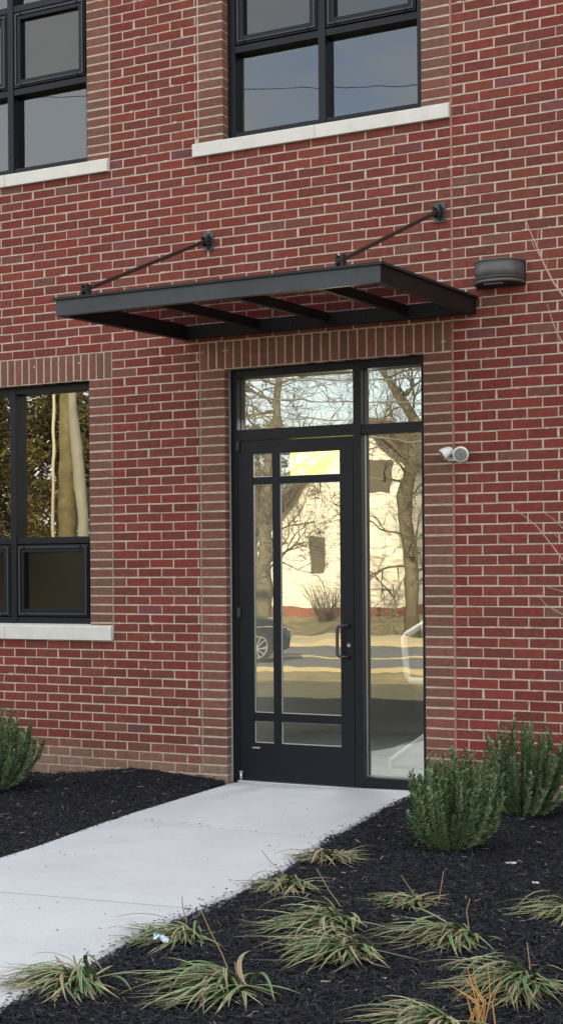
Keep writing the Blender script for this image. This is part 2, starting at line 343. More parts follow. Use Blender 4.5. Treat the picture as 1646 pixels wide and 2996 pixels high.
# entrance frame and door
ef=MB()
ef.box(-1.700,-1.650,FY,.21,.012,44*c-.002); ef.box(-.255,-.210,FY,.21,.034,44*c-.002); ef.box(-.750,-.692,FY-.003,.212,.032,44*c-.004)
ef.box(-1.655,-.745,FY+.003,.208,2.922,44*c-.004); ef.box(-.70,-.25,FY+.003,.208,2.922,44*c-.004)
ef.box(-1.655,-.745,FY+.003,.208,2.468,2.547); ef.box(-.70,-.25,FY+.003,.208,2.472,2.537)
ef.box(-.70,-.25,FY-.006,.208,.036,.104)
EF=ef.build('entrance_frame',m_frame,bld,bevel=.002)
s=MB(); s.box(-1.7055,-1.7005,.07,.1,.012,44*c-.003); s.build('sealant_bead',m_seal,EF)
for n_,x0,x1,z0,z1 in (('transom_pane',-1.65,-.75,2.547,2.922),('transom_pane',-.692,-.255,2.537,2.922),('sidelight_pane',-.692,-.255,.104,2.472)):
    p=MB(); p.face([(x0,.157,z0),(x1,.157,z0),(x1,.157,z1),(x0,.157,z1)]); p.build(n_,m_glass,EF)
    p=MB(); t=.004
    for a in ((x0,x0+t,z0,z1),(x0+t,x1,z0,z0+t)): p.box(a[0],a[1],.148,.156,a[2],a[3])
    p.build('glazing_bead',m_silver if z0<1 else m_sash,EF)
s=MB(); s.box(-1.648,-.752,.05,.2,.012,.030); s.build('threshold',m_silver,EF,bevel=.003)
CX=[(-1.529,-1.376),(-1.317,-.856)]; RZ=[(.303,.458),(.519,2.149),(2.203,2.368)]
d=MB(); y0,y1=.088,.132; xs=[-1.646,CX[0][0],CX[0][1],CX[1][0],CX[1][1],-.756]; zs=[.034,RZ[0][0],RZ[0][1],RZ[1][0],RZ[1][1],RZ[2][0],RZ[2][1],2.461]
d.box(xs[0],xs[1],y0,y1,zs[0],zs[7]); d.box(xs[4],xs[5],y0,y1,zs[0],zs[7])
for a,b in ((0,1),(2,3),(4,5),(6,7)): d.box(xs[1],xs[4],y0+(.0005 if a in(0,6) else .004),y1-.002,zs[a],zs[b])
d.box(xs[2],xs[3],y0+.0025,y1-.004,zs[1],zs[6])
DR=d.build('door',m_frame,bld); DR['label']='dark navy six lite entrance door'
for cxx in CX:
    for rz in RZ:
        x0,x1=cxx;z0,z1=rz
        p=MB(); p.face([(x0,.108,z0),(x1,.108,z0),(x1,.108,z1),(x0,.108,z1)]); p.build('pane',m_glass,DR)
        p=MB(); t=.0045
        for a in ((x0,x0+t,z0,z1),(x1-t*.6,x1,z0,z1),(x0+t,x1-t*.6,z0,z0+t),(x0+t,x1-t*.6,z1-t*.6,z1)): p.box(a[0],a[1],.099,.107,a[2],a[3])
        p.build('glazing_bead',m_silver,DR)
h=MB(); hx,bx,by=-.792,-.855,.026; P=[(hx,.09,1.145),(hx,.045,1.145)]
P=[(hx,.088,1.150),(hx-.004,.055,1.150),(bx+.03,.032,1.148),(bx+.010,.027,1.143),(bx+.002,by,1.132),(bx,by,1.115),(bx,by,.965),(bx+.002,by,.948),(bx+.010,.027,.938),(bx+.03,.032,.934),(hx-.004,.055,.932),(hx,.088,.932)]
h.tube(P,.0115,12); m_handle=mat('brown_black_handle',(.035,.022,.022),rough=.3,spec=.6)
h.build('handle',m_handle,DR,smooth=True)
k=MB(); k.tube([(-.790,.088,1.012),(-.790,.078,1.012)],.021,20); k.build('lock_collar',m_sash,DR)
k=MB(); k.tube([(-.790,.0785,1.012),(-.790,.071,1.012)],.009,14); k.build('lock_cylinder',m_silver,DR)
for z in (2.43,1.235):
    k=MB(); k.box(-1.652,-1.628,.066,.09,z-.035,z+.035); k.tube([(-1.640,.068,z-.035),(-1.640,.068,z+.035)],.010,10); k.build('hinge',m_sash,DR,bevel=.003)
k=MB(); k.box(-1.545,-1.485,.083,.09,.262,.272); k.build('weep_plate',m_silver,DR)
k=MB(); k.tube([(-1.632,.075,.032),(-1.632,.075,.085)],.010,10); k.tube([(-1.632,.075,.085),(-1.632,.075,.095)],.014,10); k.build('pivot',m_silver,DR,smooth=True)

# lobby things
st=empty('staircase',(-.8,1.2,.03),'white painted stair side panel with handrail seen through the sidelight','staircase')
o=(-.8,1.2,.03); q=MB()
A=[(-.93,1.2,.03),(-.93,1.2,.03+.06),(.3,1.2,.92),(.3,1.2,.03)]
q.faces(rel(A+[(x,y+.05,z) for x,y,z in A],o),[(0,3,2,1),(4,5,6,7),(0,1,5,4),(1,2,6,5),(2,3,7,6),(3,0,4,7)]); q.build('stringer',m_intw,st)
q=MB(); q.tube(rel([(-.93,1.185,.03),(-.93,1.185,.09),(.3,1.185,.98)],o),.018,6); q.build('trim',m_intw,st)
q=MB(); q.tube(rel([(-.20,1.2,1.37),(-.60,1.2,1.165),(-.80,1.2,1.045),(-.822,1.2,1.02),(-.80,1.2,.735),(-.775,1.2,.70),(-.4,1.2,.69)],o),.024,8); q.build('handrail',m_intw,st,smooth=True)
q=MB()
for i in range(5): q.box(.0+i*.22-.1,1.0,.02,1.0,.0+i*.17,.17+i*.17)
q.build('steps',m_intf,st)
lb=empty('light_box',(-1.5,1.25,2.26),'glowing yellow light panel seen through the door\'s top right pane','lamp')
q=MB(); q.box(-.28,.32,0,.06,0,.25); q.build('housing',m_intw,lb)
m_em=bpy.data.materials.new('lit_panel'); m_em.use_nodes=True; b=m_em.node_tree.nodes['Principled BSDF']; b.inputs['Emission Color'].default_value=(1,.92,.13,1); b.inputs['Emission Strength'].default_value=.9; b.inputs['Base Color'].default_value=(.3,.25,.1,1)
q=MB(); q.box(-.275,.315,-.006,-.001,.005,.245); q.build('diffuser',m_em,lb)

al=bpy.data.lights.new('lobby_fill','AREA'); al.shape='RECTANGLE'; al.size=.5; al.size_y=.3; al.energy=15; al.color=(.97,1,.93)  # fill light added to brighten the stair and handrail, no fixture modelled
ao=bpy.data.objects.new('lobby_fill',al); COL.objects.link(ao); ao.location=(-1.2,1.0,2.75); ao.rotation_euler=Vector((-.35,.05,1)).to_track_quat('Z','Y').to_euler()
# ================================================================== canopy
cn=empty('entrance_canopy',(-.93,0,3.25),'flat black steel canopy with clear panel hung over the entrance door','canopy')
O=Vector((-.93,0,3.25)); XL,XR,D=-2.036,.165,1.668; ZR=3.211; H=.099; SL=.052/D
def cz(y): return ZR+H+SL*y   # top surface height; y is negative going out
def sb(mb,x0,x1,y0,y1,dt,db):
    P=[]
    for (x,y) in ((x0,y0),(x1,y0),(x1,y1),(x0,y1)): P.append(Vector((x,y,cz(y)-db))-O)
    for (x,y) in ((x0,y0),(x1,y0),(x1,y1),(x0,y1)): P.append(Vector((x,y,cz(y)-dt))-O)
    mb.faces(P,[(0,3,2,1),(4,5,6,7),(0,1,5,4),(1,2,6,5),(2,3,7,6),(3,0,4,7)])
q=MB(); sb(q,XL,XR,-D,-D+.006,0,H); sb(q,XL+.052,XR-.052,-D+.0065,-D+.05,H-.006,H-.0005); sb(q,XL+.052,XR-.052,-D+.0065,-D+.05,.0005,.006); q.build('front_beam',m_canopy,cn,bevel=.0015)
for x0,x1 in ((XL,XL+.05),(XR-.05,XR)):
    q=MB(); sb(q,x0,x1,-D+.0062,-.003,.0004,H-.0004); q.build('side_beam',m_canopy_shade,cn,bevel=.0015)
q=MB(); sb(q,XL+.0505,XR-.0505,-.05,-.003,.001,H-.001); q.build('wall_beam',m_canopy_shade,cn,bevel=.0015)
for x in (-1.7,-1.15,-.6,-.08):
    q=MB(); P=Vector((x,-.0515,ZR+.055))-O; q.tube([P,P+Vector((0,-.008,0))],.011,6); q.build('bolt',m_black,cn)
for x in (-1.42,-.885,-.315):
    q=MB(); sb(q,x-.018,x+.018,-D+.051,-.0505,.002,.068); q.build('rafter',m_canopy_shade,cn,bevel=.001)
q=MB(); sb(q,XL-.012,XR+.012,-D-.012,-.002,-.012,-.0025); q.build('roof_panel',m_poly,cn)
q=MB()
sb(q,XL-.016,XR+.016,-D-.016,-D+.012,-.016,-.0005)
sb(q,XL-.016,XL+.012,-D+.0125,-.002,-.016,-.0005); sb(q,XR-.012,XR+.016,-D+.0125,-.002,-.016,-.0005)
q.build('edge_trim',m_black,cn)
for xp,xb in ((-1.822,-1.838),(-.080,-.098)):
    q=MB(); P=Vector((xp,0,3.906))-O
    q.box(P.x-.040,P.x+.040,-.010,-.001,P.z-.066,P.z+.066); wp=q.build('wall_plate',m_plate,cn,bevel=.002)
    for dz in (-.046,.046): q=MB(); q.tube([P+Vector((0,-.010,dz)),P+Vector((0,-.019,dz))],.010,6); q.build('bolt',m_black,wp)
    q=MB(); q.box(P.x-.030,P.x-.020,-.07,-.0105,P.z-.032,P.z+.032); q.box(P.x+.014,P.x+.024,-.07,-.0105,P.z-.032,P.z+.032); q.tube([P+Vector((-.036,-.052,0)),P+Vector((.032,-.052,0))],.009,8); q.build('bracket',m_black,wp)
    yb=-D+.05; zb=cz(yb)+.058-O.z; e=Vector((xb-O.x,yb,zb)); a=P+Vector((-.004,-.045,0)); dr=(e-a).normalized()
    q=MB(); q.bar(a,e+dr*.035,.024,.024); q.build('tie_rod',m_rod,cn,bevel=.003)
    q=MB(); q.box(e.x-.024,e.x-.014,yb-.028,yb+.028,zb-.068,zb+.03); q.box(e.x+.014,e.x+.024,yb-.028,yb+.028,zb-.068,zb+.03); q.box(e.x-.03,e.x+.03,yb-.03,yb+.03,zb-.07,zb-.062); q.build('rod_bracket',m_black,cn)

# ================================================================== wall light
wl=empty('wall_light',(.333,0,3.38),'dark half round metal wall light right of the canopy','wall light')
def halfcyl(mb,hw,dp,z0,z1,n=28,pw=2.6,y0=-.001):
    P=[]
    for i in range(n+1):
        a=PI*i/n; cx_,sy=math.cos(a),math.sin(a); x=hw*math.copysign(abs(cx_)**(2/pw),cx_); y=-dp*abs(sy)**(2/pw)
        P.append((x,y+y0))
    m=len(P); V=[(x,y,z0) for x,y in P]+[(x,y,z1) for x,y in P]
    mb.faces(V,[(i,i+1,m+i+1,m+i) for i in range(m-1)]+[tuple(range(m))[::-1],tuple(range(m,2*m)),(0,m,2*m-1,m-1)])
q=MB(); halfcyl(q,.158,.185,.018,.137); hs=q.build('housing',m_lamp,wl,smooth=False)
for p in hs.data.polygons: p.use_smooth=len(p.vertices)==4 and abs(p.normal.z)<.1
for n_,z0,z1,g in (('top_rim',.1375,.150,.002),('groove_band',.030,.036,.0025),('lower_band',.0,.0175,.003)):
    q=MB(); halfcyl(q,.158+g,.185+g,z0,z1); x=q.build(n_,m_lamp,wl)
    for p in x.data.polygons: p.use_smooth=len(p.vertices)==4 and abs(p.normal.z)<.1
q=MB(); halfcyl(q,.145,.172,-.004,-.0005); q.build('diffuser',m_black,wl)
q=MB(); q.box(-.165,.165,-.012,-.0005,-.012,.152); q.build('back_plate',m_black,wl)
q=MB()
for i in range(7):
    x=-.06+i*.018; q.tube([(x,-.16,-.006),(x+.006,-.13,-.006)],.004,6)
q.build('diode_row',m_silver,wl)
for x in (-.13,.05): q=MB(); q.tube([(x,-.012,.152),(x,-.012,.165)],.006,8); q.build('screw',m_silver,wl)

# ================================================================== emergency light (two heads)
el=empty('emergency_light',(.012,0,2.285),'white twin head emergency floodlight on the pink joint right of the door','floodlight')
def head(name,ctr,dr,r,ln,parent):
    ctr=Vector(ctr);dr=Vector(dr).normalized(); q=MB()
    prof=[(-ln,.15),(-ln*.92,.45),(-ln*.7,.72),(-ln*.35,.92),(0,1),(ln*.08,1.0)]
    q.tube([ctr+dr*a for a,_ in prof],[r*b for _,b in prof],24)
    h=q.build(name,m_white,parent,smooth=True)
    q=MB(); q.tube([ctr+dr*(ln*.085),ctr+dr*(ln*.10)],[r*.80,r*.78],24); q.build('lens',m_lens,h)
    return h
head('lamp_head',(.072,-.10,.0),(.22,-.95,-.22),.053,.075,el)
head('lamp_head',(-.055,-.085,.005),(-.72,-.45,-.50),.040,.075,el)
q=MB(); q.box(-.045,.04,-.03,-.0015,-.035,.035); q.build('mounting_box',m_white,el,bevel=.006)
q=MB(); q.tube([(0,-.03,0),(.03,-.06,0)],.012,10); q.tube([(-.01,-.03,0),(-.03,-.06,.003)],.012,10); q.build('swivel',m_sash,el)

# ================================================================== ground, walk, mulch
def sm_(a,b,t): t=max(0,min(1,(t-a)/(b-a))); return t*t*(3-2*t)
def gz(x,y):
    if y>-6.5: z=-.06
    elif y>-16: z=-.06-.42*sm_(6.5,16,-y)
    elif y>-34: z=-.52
    else: z=-.52+.30*sm_(34,46,-y)
    return z
m_lawn=mat('lawn',(.20,.165,.075),rough=.95,var=.45,vscale=2.5,bump=1,bscale=30)
gb=MB(); xs=[-220,-120,-70]+[-50+2*i for i in range(36)]+[40,80,160]; ys=[60,20,8,0,-6.5]+[-7.5-1.0*i for i in range(12)]+[-20,-28,-33.5,-34]+[-36-2*i for i in range(6)]+[-50,-70,-110,-260]
for i in range(len(xs)-1):
    for j in range(len(ys)-1):
        P=[(xs[i],ys[j+1]),(xs[i+1],ys[j+1]),(xs[i+1],ys[j]),(xs[i],ys[j])]
        gb.face([(a,b,gz(a,b)) for a,b in P])
struct(gb.build('ground',m_lawn,smooth=False))
m_road=mat('asphalt',(.11,.11,.115),rough=.85,var=.12,vscale=1.5,bump=.2,bscale=40)
q=MB(); q.box(-220,160,-28.6,-19.2,-.6,-.49); struct(q.build('road',m_road))
m_tanc=mat('tan_concrete',(.40,.34,.21),rough=.9,var=.15,vscale=.8)
m_yel=mat('road_paint',(.62,.52,.16),rough=.8)
q=MB(); q.box(-220,160,-23.75,-23.63,-.49,-.485); q.box(-220,160,-23.45,-23.33,-.49,-.485); struct(q.build('road_marking',m_yel))
q=MB(); q.box(-220,160,-33,-28.75,-.6,-.38); q.box(-220,160,-28.74,-28.6,-.6,-.37); struct(q.build('pavement',m_tanc))
q=MB(); q.box(-220,160,-19.2,-19.05,-.6,-.44); struct(q.build('kerb',m_tanc))

WL=[(-1.695,.21),(-1.695,0),(-1.68,-.3),(-1.582,-1.775),(-1.446,-2.75),(-1.40,-3.4),(-1.34,-5.0),(-1.2,-8)]
WR=[(-.215,.21),(-.215,.002),(-.262,-.03),(-.245,-.4),(-.05,-1.99),(.10,-2.8),(.165,-3.417),(.185,-4.0),(.22,-4.6),(.288,-5.0),(.34,-5.54),(.62,-8)]
def edge(P,y):
    for (x0,y0),(x1,y1) in zip(P[:-1],P[1:]):
        if y0>=y>=y1: return x0+(x1-x0)*(y0-y)/(y0-y1) if y0!=y1 else x0
    return P[-1][0]
def slz(x): return .02*(x+1.7)+.01
jl=[(.20,.20),(-1.727,-1.925),(-3.93,-3.90),(-5.7,-5.7),(-7.9,-7.9)]
wk=MB()
for (a0,a1),(b0,b1) in zip(jl[:-1],jl[1:]):
    n=14; rows=[]
    for i in range(n+1):
        t=i/n; yl=(a0-.006)*(1-t)+(b0+.006)*t; yr=(a1-.006)*(1-t)+(b1+.006)*t
        xl,xr=edge(WL,yl),edge(WR,yr); e=.004*noise.noise(Vector((yl*3,1,0)))
        xl+=e; xr+=.006*noise.noise(Vector((yr*4,5,0)))
        r_=[]
        for x,y,dz in ((xl,yl,-.13),(xl,yl,-.012),(xl+.012,yl,0),(xr-.014,yr,0),(xr,yr,-.014),(xr,yr,-.13)):
            ed=-.006 if i in (0,n) and abs(dz)<.001 else 0
            r_.append((x,y,slz(x)+dz+ed))
        rows.append(r_)
    for r0,r1 in zip(rows[:-1],rows[1:]):
        for k in range(5): wk.face([r0[k],r1[k],r1[k+1],r0[k+1]])
    wk.face(rows[0][::-1]); wk.face(rows[-1])
struct(wk.build('walkway',m_concrete))
# dark specks and dirt lying on the walk
rs=random.Random(5); q=MB()
def on_walk(x,y,m=0): return y>-8 and edge(WL,y)-m<x<edge(WR,y)+m
for i in range(520):
    y=-rs.random()**.7*5.6-.05; u=rs.random(); u=u if rs.random()<.4 else (1-rs.random()**3*.3 if rs.random()<.6 else rs.random()**3*.3)
    x=edge(WL,y)*(1-u)+edge(WR,y)*u
    if i>=120: u=rs.choice((abs(rs.gauss(0,.012)),1-abs(rs.gauss(0,.018)))); x=edge(WL,y)*(1-u)+edge(WR,y)*u
    elif rs.random()<.25: y=-1.727-.2*u+rs.uniform(-.02,.02)
    a=rs.uniform(0,PI); L_=rs.uniform(.003,.010)*(1 if i<120 else 1.3); w_=L_*rs.uniform(.3,.6); z=slz(x)
    P=[(x+math.cos(a)*L_,y+math.sin(a)*L_,z+.001),(x-math.sin(a)*w_,y+math.cos(a)*w_,z+.001),(x-math.cos(a)*L_,y-math.sin(a)*L_,z+.001),(x+math.sin(a)*w_,y-math.cos(a)*w_,z+.001)]
    T=(x,y,z+.004)
    g=rs.choice([(.02,.02,.022),(.05,.04,.035),(.12,.10,.08)])
    for k in range(4): q.face([P[k],P[(k+1)%4],T],g)
o=q.build('mulch_crumbs',m_chip); o['kind']='stuff'

def hm(x,y):
    z=-.004 if x<-.8 else .026
    if x<-.8: z+=.078*math.exp(-((x+2.45)/.42)**2)*math.exp(y/.30)+.035*math.exp(-((x+1.9)/.3)**2)*math.exp(y/.5)
    else: z+=.02*math.exp(y/.6)
    return z+.014*noise.noise(Vector((x*2.3,y*2.3,0)))+.007*noise.noise(Vector((x*9,y*9,4)))
ml=MB(); st_=.06
def mrow(x0,x1,y0,y1,side):
    nx=int((x1-x0)/st_); ny=int((y1-y0)/st_)
    for j in range(ny):
        for i in range(nx):
            xa,ya=x0+i*st_,y0+j*st_
            cs=[(xa,ya),(xa+st_,ya),(xa+st_,ya+st_),(xa,ya+st_)]
            if all(on_walk(a,b,-.05) for a,b in cs): continue
            ml.face([(a,b,hm(a,b)-(.05 if on_walk(a,b,-.0) else 0)) for a,b in cs])
mrow(-6,-.79,-7.2,.0,0); mrow(-.79,3.6,-7.2,.0,1)
struct(ml.build('mulch_bed',m_soil,smooth=True))
rs=random.Random(21); ch=MB()
def chip(x,y,big=1,colr=None):
    a=rs.uniform(0,PI); L_=rs.uniform(.006,.024)*big*(1.5 if rs.random()<.06 else 1); w_=rs.uniform(.0018,.0055)*big; t=rs.uniform(.001,.0035)
    n=Vector((rs.gauss(0,.5),rs.gauss(0,.5),1)).normalized(); d=Vector((math.cos(a),math.sin(a),0)); d=(d-n*d.dot(n)).normalized(); s=n.cross(d)
    p=Vector((x,y,hm(x,y)+rs.uniform(.0,.014))); k=rs.uniform(.3,.9)
    P=[p-d*L_-s*w_*k,p+d*L_-s*w_*.5,p+d*L_*.9+s*w_*k,p-d*L_*.8+s*w_]
    g=colr
    if g is None:
        r=rs.random(); v=rs.uniform(.5,1.9)
        g=(.012*v,.014*v,.019*v) if r<.88 else ((.024*v,.020*v,.018*v) if r<.985 else (.16*v,.13*v,.10*v))
    Q=[u+n*t for u in P]
    ch.faces(P+Q,[(4,5,6,7),(0,1,5,4),(1,2,6,5),(2,3,7,6),(3,0,4,7)],g)
cnt=0
while cnt<60000:
    if rs.random()<.72: x,y=rs.uniform(-.3,2.7),-rs.random()**.8*6.1-.01
    else: x,y=rs.uniform(-4.1,-1.2),-rs.random()*3.6-.01
    if on_walk(x,y,.0): continue
    chip(x,y); cnt+=1
for i in range(70):      # pale wood splinters
    if i<40: x,y=rs.uniform(-3.4,-1.7),-rs.random()*1.8-.1
    else: x,y=rs.uniform(0,2.2),-rs.random()*5.4-.3
    if not on_walk(x,y,.02): chip(x,y,.8,(.34*rs.uniform(.6,1.2),.27,.22))
o=ch.build('mulch_chips',m_chip); o['kind']='stuff'
def splinter(loc,L_,w_,a,label):
    q=MB(); x,y=loc; z=hm(x,y)+.012; n=7; T=[]
    for k in range(n):
        b=2*PI*k/n; u=math.cos(b)*L_*(1+.2*math.sin(3*b)); v=math.sin(b)*w_*(1+.25*math.cos(2*b)); T.append((u*math.cos(a)-v*math.sin(a),u*math.sin(a)+v*math.cos(a),.004+.003*math.sin(b)))
    Bt=[(p[0],p[1],p[2]-.004) for p in T]; q.face(T)
    for k in range(n): q.face([T[k],Bt[k],Bt[(k+1)%n],T[(k+1)%n]])
    o=q.build('wood_chip',m_pale); o.location=(x,y,z); tag(o,label,'wood chip')
m_pale=mat('pale_wood',(.55,.50,.46),rough=.8,var=.15,vscale=60)
splinter((1.061,-2.194),.028,.008,.5,'long pale wood chip on the mulch right below the front bush')
splinter((1.313,-2.628),.018,.007,.0,'small pale wood chip on the mulch near the right edge above the cropped grass clump')

# ================================================================== shrubs
def shrub(loc,h,w,seed,label,nst=74,lean=(0,0)):
    o=empty('evergreen_shrub',loc,label,'shrub','clipped shrubs against the brick wall'); r=random.Random(seed); st=MB(); lf=MB()
    G=[(.062,.135,.045),(.082,.165,.055),(.10,.18,.066),(.048,.105,.040),(.13,.20,.08)]
    for i in range(nst):
        az=r.uniform(0,2*PI); tilt=math.sqrt(r.random()); rad=Vector((math.cos(az),math.sin(az),0))
        low=r.random()<.34; hh=h*(r.uniform(.25,.66) if low else (1-.36*tilt**2.0)*r.uniform(.80,1.06))
        top=rad*tilt*w*.5*(r.uniform(.92,1.14) if not low else r.uniform(.85,1.12))+Vector((lean[0],lean[1],hh))
        b=rad*w*.13*tilt; mid=b.lerp(top,.42)+rad*w*r.uniform(.08,.2)*tilt; mid.z*=.8
        pts=[b*(1-k/8)**2+mid*2*(k/8)*(1-k/8)+top*(k/8)**2 for k in range(9)]
        pc=(.24,.20,.13) if r.random()<.5 else (.15,.16,.09)
        st.tube(pts,[.0036*(1-.6*k/8) for k in range(9)],5,pc)
        Ls=top.length; n=int(Ls/.0092); gb_=r.choice(G)
        for k in range(n):
            t=min(1,.12+.89*k/n)
            if t<.26 and r.random()<.5: continue
            p=b*(1-t)**2+mid*2*t*(1-t)+top*t*t; d=((mid-b)*(1-t)+(top-mid)*t).normalized(); u=d.orthogonal().normalized(); v=d.cross(u)
            for s in range(3):
                a=r.uniform(0,2*PI); o_=u*math.cos(a)+v*math.sin(a)
                q=(o_*r.uniform(.55,1)+d*r.uniform(.4,1.0)).normalized(); ln=r.uniform(.022,.038)*(1 if t<.93 else .75); wd=(q.cross(d)+o_*.2).normalized()*r.uniform(.0036,.0060)
                nn=q.cross(wd).normalized()*.0012; m=p+q*ln*.55; e=r.uniform(.6,1.45); g=[x*e for x in gb_] if r.random()>.035 else (.22*e,.15*e,.07*e)
                lf.faces([p,m+wd,p+q*ln,m-wd,m-nn],[(0,1,4),(1,2,4),(2,3,4),(3,0,4)],g)
    st.build('stems',m_leaf,o); lf.build('foliage',m_leaf,o)
    return o
shrub((.645,-1.90,.025),.545,.54,1,'front evergreen shrub at the right corner of the walk',165)
shrub((.625,-.62,.03),.59,.54,2,'evergreen shrub close to the brick wall behind the front one',150)
shrub((-3.08,-.95,-.005),.585,.72,3,'evergreen shrub at the left edge below the ground floor window',140)

# ================================================================== grass clumps
LT=Vector((-.867,-.498,0)); TW=Vector((.498,-.867,0))
def clump(loc,size,n,lean,seed,label,dry=.35,spread=1.0,stalks=()):
    x,y=loc; z=hm(x,y)-.004; o=empty('grass_clump',(x,y,z),label,'grass clump','variegated grass clumps in the mulch'); r=random.Random(seed); q=MB()
    ln=(LT*lean[0]*.9+TW*(lean[1]+.30))
    for i in range(int(n*1.7)):
        az=r.uniform(0,2*PI); out=Vector((math.cos(az),math.sin(az),0))*spread*r.uniform(.25,1)+ln*r.uniform(.5,1.25)
        L_=size*1.05*r.uniform(.45,1.2)*(.6+.5*min(1.3,out.length)); 
        hd=out.normalized() if out.length>1e-3 else Vector((1,0,0))
        base=Vector((r.gauss(0,.024),r.gauss(0,.024),r.uniform(0,.02))); up=r.uniform(-.05,.42) if r.random()<.88 else r.uniform(.5,1.6); ns=9; P=[base]; ang=math.atan2(up,.55); cur=base.copy()
        droop=r.uniform(1.25,2.1); sidebend=r.gauss(0,.95)
        for k in range(ns):
            t=(k+1)/ns; a=ang-droop*t**1.1*ang; a=max(a,-.85); h2=(hd+hd.cross(Vector((0,0,1)))*sidebend*t).normalized()
            cur=cur+(h2*math.cos(a)+Vector((0,0,1))*math.sin(a))*L_/ns
            gl=hm(x+cur.x,y+cur.y)-z+.008
            if on_walk(x+cur.x,y+cur.y): gl=slz(x+cur.x)-z+.006
            if cur.z<gl: cur.z=gl+r.uniform(0,.006)
            P.append(cur.copy())
        wd=r.uniform(.0036,.0072); kind=r.random(); v=r.uniform(.75,1.25)
        if kind<dry: cg=(.20*v,.16*v,.09*v);ce=(.28*v,.235*v,.14*v)
        elif kind<dry+.35*(1-dry): cg=(.085*v,.135*v,.05*v);ce=(.36*v,.37*v,.20*v)
        else: cg=(.052*v,.12*v,.045*v);ce=(.17*v,.24*v,.10*v)
        rows=[]
        for k,p in enumerate(P):
            t=k/ns; ww=wd*(1-t**3)*(.7+.6*min(1,t*4)) if k<ns else .0003
            d=(P[min(k+1,ns)]-P[max(k-1,0)]).normalized(); s=d.cross(Vector((0,0,1))); s=s.normalized() if s.length>.05 else hd.cross(Vector((0,0,1)))
            nn=s.cross(d)
            rows.append([p-s*ww+nn*.0012,p-s*ww*.45,p+s*ww*.45,p+s*ww+nn*.0012])
        for k in range(ns):
            tip=k/ns>.75 and r.random()<.6
            for m in range(3):
                cc_=ce if m!=1 else cg
                if tip: cc_=(.22*v,.18*v,.10*v)
                q.face([rows[k][m],rows[k][m+1],rows[k+1][m+1],rows[k+1][m]],cc_)
    for i in range(46):
        a=r.uniform(0,2*PI); d=Vector((math.cos(a),math.sin(a),0)); b=d*r.uniform(0,.05)+LT*r.uniform(-.02,.06)*lean[0]; L_=r.uniform(.04,.11); e=b+(d+LT*lean[0]*.6).normalized()*L_
        bz=hm(x+b.x,y+b.y)-z+.012; ez=max(hm(x+e.x,y+e.y)-z,(slz(x+e.x)-z) if on_walk(x+e.x,y+e.y) else -1)+.008; s=d.cross(Vector((0,0,1)))*r.uniform(.0012,.003); v=r.uniform(.6,1.3)
        q.face([b-s+Vector((0,0,bz)),b+s+Vector((0,0,bz)),e+Vector((0,0,ez))],(.17*v,.12*v,.065*v))
    q.build('blades',m_blade,o)
    for pts in stalks:
        q=MB(); q.tube([LT*p[0]+TW*p[1]+Vector((0,0,p[2])) for p in pts],[.0026-.0012*k/len(pts) for k in range(len(pts))],6,(.30,.21,.11)); q.build('dry_stalk',m_blade,o)
    return o
clump((.375,-5.12),.27,105,(.65,.35),31,'greenest grass clump beside the walk edge at the lower left corner',.20)
clump((.385,-4.32),.240,80,(.9,.35),32,'grass clump by the walk with the blue and white wrapper in its leaves',.22,.8,[[(.02,0,.06),(.035,.0,.12),(.04,0,.17)]])
clump((.93,-4.97),.31,105,(.85,.25),33,'large grass clump at the bottom centre with one tall bent dry stalk',.24,.9,[[(.02,0,.04),(.055,0,.13),(.10,0,.22),(.13,0,.29)],[(.0,0,.03),(.01,.0,.1)]])
clump((.315,-3.20),.215,70,(.6,.5),34,'grass clump next to the walk edge just below the driest clump',.40,.9,[[(.04,-.05,.06),(.10,-.10,.11),(.14,-.12,.16)]])
clump((.190,-2.47),.215,110,(.15,.2),35,'driest grass clump, highest in the bed beside the walk',.62,1.0)
clump((.965,-3.26),.200,48,(.6,.05),36,'sparse grass clump with two thin bare stalks below the front shrub',.50,1.0,[[(-.09,.02,.02),(-.10,.03,.1),(-.11,.03,.16)],[(.02,0,.05),(.08,.03,.14)]])
clump((.860,-3.84),.33,95,(.95,.05),37,'upper left clump of the merged trio in the middle of the mulch',.22,.75,[[(.02,.0,.09),(.07,0,.16),(.12,0,.25)]])
clump((1.095,-4.24),.31,95,(.9,.35),38,'lowest clump of the merged trio in the middle of the mulch',.30,.8)
clump((1.39,-3.81),.31,95,(1.0,.25),39,'right clump of the merged trio, with one short upright stalk',.20,.7,[[(0,0,.05),(.01,.0,.12),(-.005,0,.17)]])
clump((1.82,-4.40),.30,150,(.85,.45),40,'dense grass clump with cream blades at the lower right corner',.24,.75,[[(0,0,.06),(.01,.0,.16)]])
clump((1.66,-3.18),.240,80,(.85,.3),41,'grass clump cropped by the right edge of the photo',.2,.8)
ol=clump((1.72,-5.02),.27,70,(.9,.0),42,'grass clump with orange dry stalks at the bottom edge',.35,.8)
q=MB(); r=random.Random(8)
for i in range(12):
    b=Vector((r.gauss(.10,.025),r.gauss(.03,.02),.01)); q.tube([b,b+Vector((r.gauss(0,.015),r.gauss(0,.01),.08)),b+Vector((r.gauss(-.01,.03),r.gauss(0,.02),r.uniform(.10,.20)))],[.0028,.0022,.001],6,(.50,.27,.08))
q.build('orange_stalks',m_blade,ol)
clump((-2.35,-1.95),.10,16,(.6,.2),43,'tiny dry weed flattened in the left mulch bed',.5,1)
